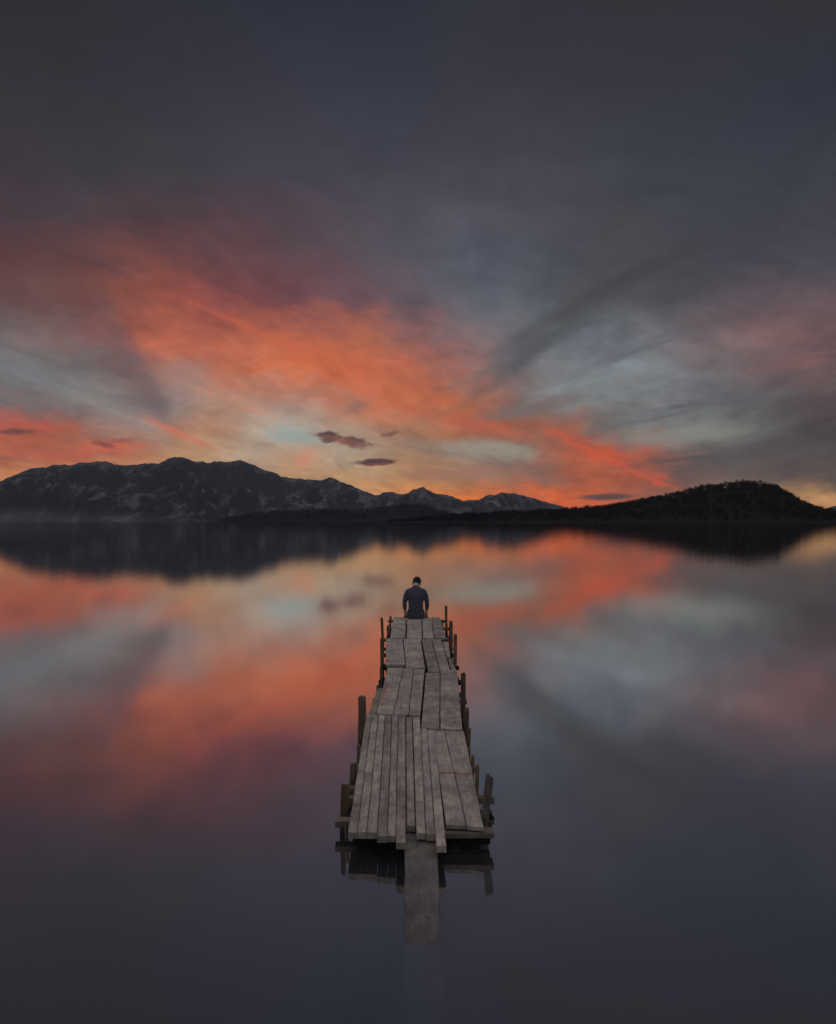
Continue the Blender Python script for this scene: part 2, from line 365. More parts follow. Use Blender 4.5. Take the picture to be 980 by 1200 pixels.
m_haze = bpy.data.materials.new('haze'); m_haze.use_nodes = True
nt = NT(m_haze.node_tree)
pv_ = nt.new('ShaderNodeVolumePrincipled'); pv_.inputs['Color'].default_value = (.62, .76, 1.0, 1)
pv_.inputs['Density'].default_value = 2.7e-5
o = nt.new('ShaderNodeOutputMaterial'); nt.l.new(pv_.outputs[0], o.inputs['Volume'])
hx, hy0, hy1, hz0, hz1 = 11500, -2000, 11800, -3.2, 1150
tag(link('haze', [(-hx, hy0, hz0), (hx, hy0, hz0), (hx, hy1, hz0), (-hx, hy1, hz0), (-hx, hy0, hz1), (hx, hy0, hz1), (hx, hy1, hz1), (-hx, hy1, hz1)],
     [(0, 3, 2, 1), (4, 5, 6, 7), (0, 1, 5, 4), (1, 2, 6, 5), (2, 3, 7, 6), (3, 0, 4, 7)], m_haze), kind='stuff')
m_mist = bpy.data.materials.new('mist'); m_mist.use_nodes = True
nt = NT(m_mist.node_tree)
pv_ = nt.new('ShaderNodeVolumePrincipled'); pv_.inputs['Color'].default_value = (.85, .88, .95, 1)
tc = nt.new('ShaderNodeTexCoord').outputs['Object']
thin = nt.mapr(nt.vmath('LENGTH', tc), 1.0, .15, 0, 4.2e-4, True)
nt.put(pv_.inputs['Density'], nt.math('MULTIPLY', thin, nt.mapr(nt.noise(tc, 2.2, 3), .35, .65, .3, 1.2)))
o = nt.new('ShaderNodeOutputMaterial'); nt.l.new(pv_.outputs[0], o.inputs['Volume'])
V, Fc = [], []
for i in range(13):
    ph = math.pi * (i + .02) / 12.04
    for k in range(32):
        t = k / 32 * math.tau
        V.append((math.sin(ph) * math.cos(t), math.sin(ph) * math.sin(t), -math.cos(ph)))
for i in range(12):
    for k in range(32): Fc.append((i * 32 + k, i * 32 + (k + 1) % 32, (i + 1) * 32 + (k + 1) % 32, (i + 1) * 32 + k))
Fc.append(tuple(reversed(range(32)))); Fc.append(tuple(range(12 * 32, 13 * 32)))
mo = tag(link('mist', V, Fc, m_mist), 'pale mist lying on the lake at the foot of the left mountain', 'mist', kind='stuff')
mo.location = (-2150, 3650, 8); mo.scale = (1150, 560, 90)
# ------------------------------------------------------------------ trees
m_leaf, nt = material('bare_crown')
oi = nt.new('ShaderNodeTexCoord').outputs['Object']
nn = nt.noise(oi, .5, 4)
surface(nt, nt.mix(nn, (.022, .023, .026), (.036, .036, .038)), 1.0, spec=.0)
m_trunk, nt = material('tree_bark')
nn = nt.noise(nt.new('ShaderNodeTexCoord').outputs['Object'], 2.0, 4)
surface(nt, nt.mix(nn, (.02, .018, .016), (.05, .045, .04)), 1.0, spec=.0)

def trunk_geo(rng, h, r):
    V, Fc = [], []
    def limb(a, b, ra, rb, k=5):
        base = len(V); ax = (b - a).normalized()
        s = ax.cross(Vector((.3, .9, .2))).normalized(); q = ax.cross(s)
        for p, rr in ((a, ra), (b, rb)):
            for i in range(k):
                t = i / k * math.tau
                V.append(p + (s * math.cos(t) + q * math.sin(t)) * rr)
        for i in range(k): Fc.append((base + i, base + (i + 1) % k, base + k + (i + 1) % k, base + k + i))
        Fc.append(tuple(range(base + k, base + 2 * k)))
    limb(Vector((0, 0, -1.5)), Vector((0, 0, h * .45)), r, r * .7)
    limb(Vector((0, 0, h * .45)), Vector((rng.uniform(-.5, .5), rng.uniform(-.5, .5), h * .93)), r * .7, r * .12)
    for i in range(9):
        z0 = h * rng.uniform(.3, .75); t = rng.uniform(0, math.tau); L = h * rng.uniform(.18, .34)
        limb(Vector((0, 0, z0)), Vector((math.cos(t) * L, math.sin(t) * L, z0 + L * .8)), r * .35, r * .08, 4)
    return V, Fc

def crown_geo(rng, h, wid, nclump, nleaf, conifer=False, leaf=.55):
    V, Fc = [], []
    cl = []
    for i in range(nclump):
        if conifer:
            zz_ = h * (.12 + .88 * (i + rng.random()) / nclump); rad = wid * (1 - zz_ / h) * rng.uniform(.5, 1.05) + .25
            t = rng.uniform(0, math.tau); cl.append((Vector((math.cos(t) * rad * .6, math.sin(t) * rad * .6, zz_)), rad * .55 + .2))
        else:
            while True:
                p = Vector((rng.uniform(-1, 1), rng.uniform(-1, 1), rng.uniform(-1, 1)))
                if .25 < p.length < 1: break
            cl.append((Vector((p.x * wid, p.y * wid, h * .62 + p.z * h * .36)), wid * rng.uniform(.2, .42)))
    for c, r in cl:
        for k in range(nleaf):
            g = Vector((rng.gauss(0, 1), rng.gauss(0, 1), rng.gauss(0, .8)))
            p = c + g * r * .6
            a = Vector((rng.gauss(0, 1), rng.gauss(0, 1), rng.gauss(0, 1))).normalized() * leaf * rng.uniform(.5, 1.2)
            b = a.cross(Vector((rng.gauss(0, 1), rng.gauss(0, 1), rng.gauss(0, 1)))).normalized() * leaf * rng.uniform(.4, 1.0)
            i0 = len(V); V += [p - a, p + b * .6, p + a, p - b * .6]; Fc.append((i0, i0 + 1, i0 + 2, i0 + 3))
    return V, Fc

def scatter(name, height, R, R1, pxr, count, kinds, rng, hr, trange=(.03, 1.02)):
    V, Fc, mi = [], [], []
    for _ in range(count):
        px = rng.uniform(*pxr); az = math.atan((px - HX) / F)
        t = rng.uniform(*trange) if rng.random() < .7 else rng.uniform(.8, 1.04)
        zc = height(az, min(t, 1.0))
        if zc < 1.0: continue
        r = R1 + (R - R1) * t
        s = rng.uniform(*hr) * min(1, .35 + zc / 9); ro = rng.uniform(0, math.tau); cs, sn = math.cos(ro) * s, math.sin(ro) * s
        ox, oy = r * math.sin(az), r * math.cos(az)
        for mk, (gv, gf) in enumerate(rng.choice(kinds)):
            b0 = len(V)
            V += [(ox + q.x * cs - q.y * sn, oy + q.x * sn + q.y * cs, zc - .8 + q.z * s) for q in gv]
            Fc += [tuple(i + b0 for i in fc) for fc in gf]; mi += [mk] * len(gf)
    o = link(name, V, Fc, m_trunk)
    o.data.materials.append(m_leaf)
    o.data.polygons.foreach_set('material_index', mi)
    return o

rng = random.Random(11)
decid = [(trunk_geo(rng, 1, .018), crown_geo(rng, 1, .34, 16, 11, False, .065)) for _ in range(5)]
conif = [(trunk_geo(rng, 1, .016), crown_geo(rng, 1, .2, 16, 7, True, .05)) for _ in range(4)]
o = scatter('forest', hill_h, 1500, 1050, (450, 1130), 2900, decid + decid + conif[:1], rng, (8, 13))
tag(o, 'dark wood covering the hill on the right', 'wood', kind='stuff')
o = scatter('forest', foot_h, 3000, 2300, (255, 590), 1300, conif + decid[:2], rng, (9, 15))
tag(o, 'dark wood covering the low foothill across the lake', 'wood', kind='stuff')

rng = random.Random(23)
protos = []
for k in range(5):
    h = 1.0
    root = empty('tree'); a = trunk_geo(rng, h, .017); b = crown_geo(rng, h, rng.uniform(.30, .38), 24, 22, False, .055)
    link('trunk', *a, m_trunk, root); link('crown', *b, m_leaf, root)
    protos.append(root)
crest = [646, 660, 671, 688, 700, 713, 724, 733, 745, 754, 766, 772, 781, 788, 795, 803, 809, 816, 822, 830, 836, 843, 850, 857, 864, 871, 877, 884, 890, 897, 903, 909, 914, 921, 928, 935, 943, 951]
used = set()
for i, px in enumerate(crest):
    pr = protos[i % 5]
    if pr in used:
        r = pr.copy(); COL.objects.link(r)
        for ch in pr.children:
            c = ch.copy(); COL.objects.link(c); c.parent = r
    else:
        r = pr; used.add(pr)
    az = math.atan((px - HX) / F)
    R = 1500 + rng.uniform(-6, 8)
    r.location = (R * math.sin(az), R * math.cos(az), hill_h(az, 1.0) - 1.2)
    s = rng.uniform(11, 15.5) if 770 < px < 912 else rng.uniform(8.5, 12)
    r.scale = (s * rng.uniform(.85, 1.15), s, s); r.rotation_euler = (0, 0, rng.uniform(0, 6.28))
    tag(r, 'bare tree standing out against the sky on the crest of the dark hill', 'tree', 'trees along the crest of the hill')

# ------------------------------------------------------------------ wood
def wood(name, c0, c1, c2, red=False, wet=False, grain=1.0, axis=1):
    m, nt = material(name)
    tc = nt.new('ShaderNodeTexCoord').outputs['Object']
    rnd = nt.new('ShaderNodeObjectInfo').outputs['Random']
    off = nt.vmath('ADD', tc, nt.comb(nt.math('MULTIPLY', rnd, 37.0), nt.math('MULTIPLY', rnd, 91.0), nt.math('MULTIPLY', rnd, 17.0)))
    sc = [14, 14, 14]; sc[axis] = .9
    st = nt.vmath('MULTIPLY', off, tuple(sc))
    g1 = nt.noise(st, 2.2 * grain, 6, .65, .6); g2 = nt.noise(st, 9.0 * grain, 4, .6, .2)
    blot = nt.noise(off, 5.0, 6, .62, .3); spots = nt.noise(off, 26.0, 3, .6)
    c = nt.mix(nt.mapr(g1, .3, .72), c0, c1)
    c = nt.mix(nt.mapr(blot, .42, .68, 0, .75), c, c2)
    c = nt.mix(nt.mapr(g2, .30, .42, .55, 0), c, tuple(v * .35 for v in c0))
    mot = nt.noise(nt.vmath('MULTIPLY', off, tuple(1.1 if k == axis else 4.2 for k in range(3))), 7.0, 7, .74, .5)
    c = nt.mix(nt.mapr(mot, .47, .66, 0, .5, True), c, tuple(v * .55 for v in c0))
    c = nt.mix(nt.mapr(mot, .44, .30, 0, .35, True), c, tuple(min(1, v * 1.3) for v in c1))
    c = nt.mix(nt.mapr(spots, .34, .25, 0, .85), c, (.035, .032, .03))
    tone = nt.math('MULTIPLY', nt.mapr(rnd, 0, 1, .74, 1.2), nt.mapr(nt.noise(off, 1.6, 3, .6), .3, .7, .78, 1.2))
    c = nt.vmath('SCALE', c, s=tone)
    if red:                                      # old red paint rubbed on the boards
        gp = nt.new('ShaderNodeNewGeometry').outputs['Position']
        gx, gy, gz = nt.sep(gp)
        n = nt.noise(gp, 9, 4, .6)
        a = at(446, 826, DECK); b = at(452, 800, DECK)
        e = nt.vmath('LENGTH', nt.vmath('MULTIPLY', nt.vmath('SUBTRACT', gp, tuple((a + b) / 2)), (9.0, 1.25, 0)))
        mk = nt.math('MULTIPLY', nt.mapr(e, 1.0, .2, 0, .6, True), nt.mapr(n, .35, .6))
        c = nt.mix(mk, c, (.30, .035, .07))
        l0 = at(514, 906, DECK); l1 = at(554, 908, DECK)
        dy = nt.math('ABSOLUTE', nt.math('SUBTRACT', gy, nt.math('MULTIPLY_ADD', nt.math('SUBTRACT', gx, l0.x), (l1.y - l0.y) / (l1.x - l0.x), l0.y)))
        ln = nt.math('MULTIPLY', nt.mapr(dy, .030, .010), nt.math('MULTIPLY', nt.mapr(gx, l0.x - .01, l0.x + .01), nt.mapr(gx, l1.x + .06, l1.x)))
        ln = nt.math('MULTIPLY', ln, nt.mapr(n, .30, .62, .1, .75))
        c = nt.mix(ln, c, (.30, .03, .035))
    rough_ = .85
    if wet:                                      # soaked where it dips into the water
        wz = nt.sep(nt.new('ShaderNodeNewGeometry').outputs['Position'])[2]
        wm = nt.mapr(nt.math('MULTIPLY_ADD', nt.math('SUBTRACT', mot, .5), .03, wz), .10, .008, 0, 1, True)
        c = nt.mix(wm, c, nt.vmath('MULTIPLY', c, (.52, .52, .58)))
        rough_ = nt.mapr(wm, 0, 1, .85, .42)
    surface(nt, c, rough_, nt.math('ADD', nt.math('MULTIPLY', g1, .6), nt.math('ADD', nt.math('MULTIPLY', g2, .5), nt.math('MULTIPLY', blot, .3))), .8, .012, .15)
    return m
m_board = wood('weathered_board', (.32, .282, .255), (.58, .53, .49), (.20, .185, .175), True)
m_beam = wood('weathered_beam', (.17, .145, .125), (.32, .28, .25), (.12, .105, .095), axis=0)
m_pale = wood('pale_log', (.26, .23, .20), (.50, .45, .40), (.20, .175, .15))
m_upright = wood('grey_board', (.15, .14, .13), (.30, .285, .265), (.11, .10, .095), axis=2)
m_post = wood('grey_post', (.12, .092, .076), (.25, .20, .165), (.08, .062, .052), axis=2)
m_brown = wood('brown_post', (.16, .105, .07), (.30, .20, .13), (.08, .055, .04), axis=2)
m_dark = wood('shade_dark_timber', (.022, .02, .018), (.045, .04, .037), (.015, .014, .013))  # near-black: the shade under the deck is put into the colour

brng = random.Random(5)
def board(parent, name, bl, br, fr_, fl, z=DECK, th=.036, mat=None, gap=.0014, segs=14, jag=.0045, zb=None, cup=.003, label=None):
    """a board lying on the deck from its far edge (bl, br) to its near edge (fl, fr_), corners given on the deck plane"""
    zb = z if zb is None else zb
    V, Fc = [], []
    sd = brng.uniform(0, 100)
    mid = [at(*p, DECK) for p in (bl, br, fr_, fl)]
    c = sum(mid, Vector()) / 4
    for i in range(segs + 1):
        t = i / segs
        L = mid[0].lerp(mid[3], t); Rr = mid[1].lerp(mid[2], t)
        zc = zb + (z - zb) * t
        nrm = (Rr - L).normalized()
        wl = noise.noise(Vector((sd, t * 6, 0))) * jag * .5; wr_ = noise.noise(Vector((sd + 9, t * 6, 0))) * jag * .5
        L = L + nrm * (gap + wl + abs(noise.noise(Vector((sd, t * 23, 4)))) * jag * .4); Rr = Rr - nrm * (gap + wr_ + abs(noise.noise(Vector((sd, t * 23, 7)))) * jag * .4)
        zz_ = zc + noise.noise(Vector((sd + 3, t * 3, 0))) * .004
        wd = (Rr - L).length; ch = min(.006, wd * .12)
        prof = [(0, -th), (0, -ch), (ch / wd * .8, -.0005), (.33, -cup * .6), (.66, -cup * .7), (1 - ch / wd * .8, 0), (1, -ch), (1, -th)]
        for s, h in prof:
            p = L.lerp(Rr, s); e = 0
            if i in (0, segs): e = noise.noise(Vector((sd, s * 5, i))) * jag * 1.6
            V.append(Vector((p.x, p.y + e, zz_ + h + noise.noise(Vector((p.x * 20, p.y * 4, sd))) * .0012)) - c)
    k = 8
    for i in range(segs):
        for j in range(k):
            a = i * k + j; b = i * k + (j + 1) % k
            Fc.append((a, a + k, b + k, b))
    Fc.append(tuple(range(k))); Fc.append(tuple(reversed(range(segs * k, segs * k + k))))
    o = link(name, V, Fc, mat or m_board, parent); o.location = c
    if label: o['label'] = label
    return o

def bar(parent, name, a, b, wx, wz, mat, segs=6, jit=.004, label=None):
    """a squared timber from a to b"""
    a, b = Vector(a), Vector(b); ax = (b - a).normalized()
    side = ax.cross(Vector((0, 0, 1)));
    if side.length < .05: side = Vector((1, 0, 0))
    side.normalize(); upv = side.cross(ax); sd = brng.uniform(0, 100)
    V, Fc = [], []; ch = min(wx, wz) * .12
    prof = [(-.5 * wx + ch, -.5 * wz), (.5 * wx - ch, -.5 * wz), (.5 * wx, -.5 * wz + ch), (.5 * wx, .5 * wz - ch), (.5 * wx - ch, .5 * wz), (-.5 * wx + ch, .5 * wz), (-.5 * wx, .5 * wz - ch), (-.5 * wx, -.5 * wz + ch)]
    for i in range(segs + 1):
        p = a.lerp(b, i / segs)
        for j, (s, h) in enumerate(prof):
            n = Vector((noise.noise(Vector((sd, i * .7, j))), noise.noise(Vector((sd + 5, i * .7, j))), noise.noise(Vector((sd + 8, i * .7, j))))) * jit
            V.append(p + side * s + upv * h + n - a)
    k = 8
    for i in range(segs):
        for j in range(k): Fc.append((i * k + j, i * k + (j + 1) % k, (i + 1) * k + (j + 1) % k, (i + 1) * k + j))
    Fc.append(tuple(reversed(range(k)))); Fc.append(tuple(range(segs * k, segs * k + k)))
    o = link(name, V, Fc, mat, parent); o.location = a
    if label: o['label'] = label
    return o

def post(parent, px, yt, yb, wpx, mat, lean=0, flat=1.0, rnd=False, label=None, zb=.06, slant=0.0, bottom=-2.3):
    base = at(px, yb, zb); dd = base.y
    zt = CZ - (yt - HY) * dd / F
    wd = wpx * dd / F; lx = lean * dd / F
    top = Vector((base.x + lx, dd, zt))
    k = 10; V, Fc = [], []; sd = brng.uniform(0, 100)
    ext = (bottom - zb) / max(zt - zb, .05)
    ts = [ext, -1.0 if ext < -1 else ext * .5, 0, .25, .5, .75, .93, 1.0]
    for i, t in enumerate(ts):
        tt = max(t, -1.5)
        p = Vector((base.x + lx * tt, base.y, zb + (zt - zb) * t))
        for j in range(k):
            an = j / k * math.tau + math.pi / 4
            cx, sy_ = math.cos(an), math.sin(an)
            if not rnd:
                q = max(abs(cx), abs(sy_)); q = .30 + .70 * q
                cx /= q * 1.15; sy_ /= q * 1.15
            rr = wd * .5 * (1 + .16 * noise.noise(Vector((sd + j * .9, t * 1.7, 0)))) * (1.05 - .05 * t)
            if i == len(ts) - 1: rr *= .82
            zz_ = noise.noise(Vector((sd, j * .8, 2))) * wd * .35 if i >= len(ts) - 2 else 0
            if i >= len(ts) - 2: zz_ += cx * slant * wd
            V.append(p + Vector((cx * rr, sy_ * rr * flat, zz_)) - base)
    n = len(ts)
    for i in range(n - 1):
        for j in range(k): Fc.append((i * k + j, i * k + (j + 1) % k, (i + 1) * k + (j + 1) % k, (i + 1) * k + j))
    Fc.append(tuple(range((n - 1) * k, n * k)))
    o = link('post', V, Fc, mat, parent); o.location = base
    if label: o['label'] = label
    return o

pier = tag(empty('pier', (0, 0, 0)), 'weathered grey wooden pier of uneven boards running out into the lake', 'pier')
deck = empty('deck'); deck.parent = pier
# near left: ten narrow boards
fe = [407.4, 418.8, 429.8, 442, 454.3, 464.2, 475.9, 487.8, 499.2, 510.2, 522]
be = [429.0, 436, 443.8, 451.4, 459.5, 466.9, 475.4, 483.7, 492.2, 499.6, 507.6]
fy = [975.5, 975.5, 976, 979.5, 979.5, 988, 967, 976, 977, 990.5]
byy = [838, 838, 838, 838, 838, 838.5, 840.5, 840, 853, 855]
def ex(fx, bx, yf_, yb_, y0=976, y1=838):          # slide an edge line to another row
    t = lambda yy: ((1 / (yy - HY)) - (1 / (y0 - HY))) / ((1 / (y1 - HY)) - (1 / (y0 - HY)))
    g = lambda yy: fx + (bx - fx) * (yy - y0) / (y1 - y0)
    return g(yf_), g(yb_)
for i in range(10):
    yf_, yb_ = fy[i], byy[i]
    l0, l1 = ex(fe[i], be[i], yf_, yb_); r0, r1 = ex(fe[i + 1], be[i + 1], yf_, yb_)
    board(deck, 'deck_board', (l1, yb_), (r1, yb_), (r0, yf_), (l0, yf_), z=DECK + brng.uniform(-.003, .004), th=.042, gap=.0014 if i not in (6,) else .005)
# near right: two wide sheets
board(deck, 'deck_board', (508, 856.5), (521, 856.5), (547, 968.5), (522.5, 967.5), z=DECK + .004, th=.026, gap=.002)
board(deck, 'deck_board', (521, 856.5), (544, 857), (567.5, 970.5), (547, 968.5), z=DECK + .004, th=.026, gap=.0015)
# middle
board(deck, 'deck_board', (454, 783), (473, 783), (460.8, 837.5), (440.6, 837.5), z=DECK + .006, gap=.003)
board(deck, 'deck_board', (473, 783), (485, 783), (478.8, 838), (460.8, 837.5), z=DECK + .004, gap=.002)
board(deck, 'deck_board', (485, 784), (498, 785), (493, 839), (478.8, 838), z=DECK + .005, gap=.003)
board(deck, 'deck_board', (499, 788.5), (516, 788.5), (515.4, 855), (493.5, 852), z=DECK + .003, gap=.003)
board(deck, 'deck_board', (516, 786.5), (536, 786), (542.5, 855.5), (515.8, 855), z=DECK + .006, gap=.003)
board(deck, 'deck_board', (442.5, 806), (449.5, 806), (440.2, 837.5), (430.5, 839), z=DECK - .004, gap=.001, th=.05, jag=.012, mat=m_pale, label='pale barked log along the edge')
# third and fourth bays
board(deck, 'deck_board', (452.3, 749.2), (472.5, 749.2), (475.4, 780.5), (451.4, 780.5), z=DECK + .022, zb=DECK + .008, gap=.006)
board(deck, 'deck_board', (472.5, 749.2), (493.4, 749.2), (499, 783), (475.4, 782.5), z=DECK + .004, gap=.007)
board(deck, 'deck_board', (493.8, 749.2), (506, 749.2), (516, 787.5), (502, 788), z=DECK + .006, gap=.004)
board(deck, 'deck_board', (506, 749.2), (517.5, 749.2), (528, 786), (516, 787), z=DECK + .004, gap=.004)
board(deck, 'deck_board', (518.5, 752), (525.5, 752), (528.5, 770), (524, 770), z=DECK - .004, gap=.002, jag=.02, label='pale splintered short board')
board(deck, 'deck_board', (525, 772), (529.5, 772), (536, 786), (529, 786.5), z=DECK - .004, gap=.002, jag=.02)
fb = [460.8, 476.5, 494.5, 505.7, 515.8]; ff = [456.3, 476, 495.6, 509, 523.7]
for i in range(4):
    board(deck, 'deck_board', (fb[i], 723.5), (fb[i + 1], 723.5 + (.6 if i > 1 else 0)), (ff[i + 1], 748.5), (ff[i], 748.2), z=DECK + brng.uniform(0, .01), gap=.012 if i in (0, 1) else .005)
# beams under the boards: cross beams, plus stringers added side by side to block light
bx = lambda px, py, zz_: at(px, py, zz_)
def cross(pl, pr, py, wz=.055, wy=.09, z=.085, mat=None, label=None):
    a = at(pl, py, z); b = at(pr, py, z); b.y = a.y
    b.x = (pr - HX) * a.y / F
    return bar(pier, 'cross_beam', a, b, wy, wz, mat or m_beam, label=label)
cross(393.5, 470, 963.5, .045, .08, .083)
cross(500, 578, 976, .036, .10, .100)
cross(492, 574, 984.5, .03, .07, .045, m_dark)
cross(408, 579, 937, .045, .07, .075)
cross(409, 470, 925.5, .05, .07, .085)
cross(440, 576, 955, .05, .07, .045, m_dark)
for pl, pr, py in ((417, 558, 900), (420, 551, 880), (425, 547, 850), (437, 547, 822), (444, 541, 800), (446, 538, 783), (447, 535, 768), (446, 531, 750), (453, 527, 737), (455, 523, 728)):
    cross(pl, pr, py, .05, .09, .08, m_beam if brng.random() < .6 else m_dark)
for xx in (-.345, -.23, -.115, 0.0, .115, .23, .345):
    bar(pier, 'blocking_stringer', (xx, 4.93, .052), (xx * .97, 15.05, .056), .111, .10, m_dark, 12, .002)  # added to fill the width so no sky shows through the gaps
# posts
P = lambda *a, **k: post(pier, *a, **k)
P(523.3, 710, 738, 3.4, m_post, lean=-.6)
P(528.3, 728, 757, 5.0, m_post, lean=.4)
P(533.2, 743.5, 785, 4.8, m_post, lean=.6)
P(518.5, 727, 735, 2.6, m_post)
P(542.8, 789, 832, 6.6, m_post, lean=.2)
P(546.6, 831, 858, 7.0, m_post, slant=.3)
P(549.3, 853, 881, 4.6, m_brown, lean=.6)
P(553.6, 885, 904, 5.0, m_brown, lean=.6)
P(558.8, 897, 936, 4.8, m_brown, lean=1)
P(567.5, 909, 968, 10.5, m_upright, lean=6.5, flat=.45, slant=-.25, label='thick leaning grey board set upright')
P(448.8, 724, 750, 3.6, m_post, lean=-1.4)
P(457.3, 722, 735, 3.0, m_post, lean=.6)
P(455.2, 733, 747, 3.8, m_post)
P(448.2, 748, 784, 5.0, m_post, lean=-.4)
P(447.0, 783, 803, 4.0, m_post)
P(443.5, 803, 812, 5.0, m_post)
P(424.5, 816, 853, 9.2, m_post, rnd=True)
P(421.6, 834, 877, 4.8, m_brown, lean=1)
P(420.4, 873, 893, 4.6, m_post)
P(412.0, 895, 925, 5.6, m_post, lean=1)
P(416.6, 894, 918, 4.4, m_post, lean=-.5)
P(401.5, 919, 962, 6.4, m_brown, lean=1.5, flat=.6, label='split brown post leaning at the near corner')
P(406.8, 919, 955, 4.6, m_brown, lean=1.0, flat=.6)

# the loose plank that slopes down into the water
def plank():
    y0, y1 = at(0, 972, .10).y, at(0, 1106, 0).y
    z0 = .103; slope = (z0 - .0) / (y0 - y1)
    pl = bpy.data
    def pt(px, yy):
        zz_ = z0 + (yy - y0) * slope; zz_ = z0 - (y0 - yy) * slope
        return Vector(((px - HX) * yy / F, yy, zz_))
    V, Fc = [], []; segs = 26; ye = y1 - .62
    rg = random.Random(3)
    top = pt(475, y0 + .25); c = (pt(494, y0) + pt(496, y1)) / 2
    for i in range(segs + 1):
        t = i / segs; yy = (y0 + .25) + (ye - y0 - .25) * t
        tl = (y0 - yy) / (y0 - y1)
        xl = (474.2 - HX) * y0 / F + ((474.8 - HX) * y1 / F - (474.2 - HX) * y0 / F) * tl
        xr = (511.8 - HX) * y0 / F + ((517.6 - HX) * y1 / F - (511.8 - HX) * y0 / F) * tl
        if t > .93: xr -= (t - .93) * .8; xl += (t - .93) * .35
        xl += noise.noise(Vector((1, yy * 5, 0))) * .003; xr += noise.noise(Vector((7, yy * 5, 0))) * .003
        zc = z0 - (y0 - yy) * slope
        for s, h in [(0, -.034), (0, -.006), (.035, 0), (.35, -.0004), (.65, -.0005), (.965, 0), (1, -.006), (1, -.034)]:
            e = noise.noise(Vector((s * 6, i, 2))) * .012 if i in (0, segs) else 0
            V.append(Vector((xl + (xr - xl) * s, yy + e, zc + h)) - c)
    k = 8
    for i in range(segs):
        for j in range(k): Fc.append((i * k + j, (i + 1) * k + j, (i + 1) * k + (j + 1) % k, i * k + (j + 1) % k))
    Fc.append(tuple(range(k))); Fc.append(tuple(reversed(range(segs * k, segs * k + k))))
    o = link('gangplank', V, Fc, wood('plank_wood', (.17, .16, .15), (.30, .28, .265), (.115, .11, .11), wet=True)); o.location = c
    tag(o, 'single wide grey plank sloping from the near end of the pier into the water', 'plank')
plank()

# ------------------------------------------------------------------ the man
def simple(name, c0, c1, scale=30, rough=.8, bump=.2):
    m, nt = material(name)
    tc = nt.new('ShaderNodeTexCoord').outputs['Object']
    n = nt.noise(tc, scale, 4, .6)
    surface(nt, nt.mix(n, c0, c1), rough, n, bump, .004, .25)
    return m
m_skin = simple('skin', (.58, .36, .28), (.68, .45, .36), 25, .55, .05)
m_knit = simple('navy_knit', (.058, .064, .100), (.096, .104, .150), 120, .95, .5)
m_hair = simple('dark_hair', (.008, .008, .009), (.022, .02, .02), 160, .6, .6)
m_trou = simple('dark_trousers', (.02, .022, .028), (.04, .042, .05), 60, .9, .3)

def tube(V, Fc, path, k=16):
    """closed tapering tube; path = (point, half width along the side axis, half depth)"""
    base = len(V); n = len(path)
    pts = [Vector(p[0]) for p in path]
    for i, (p, rx, ry) in enumerate(path):
        p = Vector(p)
        ax = (pts[min(i + 1, n - 1)] - pts[max(i - 1, 0)]).normalized()
        s = Vector((1, 0, 0)) - ax * ax.x
        if s.length < .2: s = Vector((0, 1, 0)) - ax * ax.y
        s.normalize(); q = ax.cross(s)
        for j in range(k):
            t = j / k * math.tau
            V.append(p + s * math.cos(t) * rx + q * math.sin(t) * ry)
    for i in range(n - 1):
        for j in range(k): Fc.append((base + i * k + j, base + i * k + (j + 1) % k, base + (i + 1) * k + (j + 1) % k, base + (i + 1) * k + j))
    Fc.append(tuple(reversed(range(base, base + k)))); Fc.append(tuple(range(base + (n - 1) * k, base + n * k)))

def ball(V, Fc, c, r, M=None, k=16, rows=10):
    c = Vector(c); base = len(V)
    for i in range(rows + 1):
        ph = math.pi * (i + .02) / (rows + .04)
        for j in range(k):
            t = j / k * math.tau
            p = Vector((math.sin(ph) * math.cos(t) * r[0], math.sin(ph) * math.sin(t) * r[1], -math.cos(ph) * r[2]))
            p += c
            V.append(M @ p if M else p)
    for i in range(rows):
        for j in range(k): Fc.append((base + i * k + j, base + i * k + (j + 1) % k, base + (i + 1) * k + (j + 1) % k, base + (i + 1) * k + j))
    Fc.append(tuple(reversed(range(base, base + k)))); Fc.append(tuple(range(base + rows * k, base + (rows + 1) * k)))

def fuse(name, V, Fc, vox, mat, parent, it=4):
    """one continuous skin over overlapping tubes"""
    o = link(name + '_raw', V, Fc)
    md = o.modifiers.new('r', 'REMESH'); md.mode = 'VOXEL'; md.voxel_size = vox
    sm = o.modifiers.new('s', 'SMOOTH'); sm.factor = .5; sm.iterations = it
    me = bpy.data.meshes.new_from_object(o.evaluated_get(bpy.context.evaluated_depsgraph_get()))
    bpy.data.objects.remove(o)
    me.name = name; me.materials.clear(); me.materials.append(mat)
    me.polygons.foreach_set('use_smooth', [True] * len(me.polygons))
    q = bpy.data.objects.new(name, me); COL.objects.link(q)
    if parent: q.parent = parent
    return q

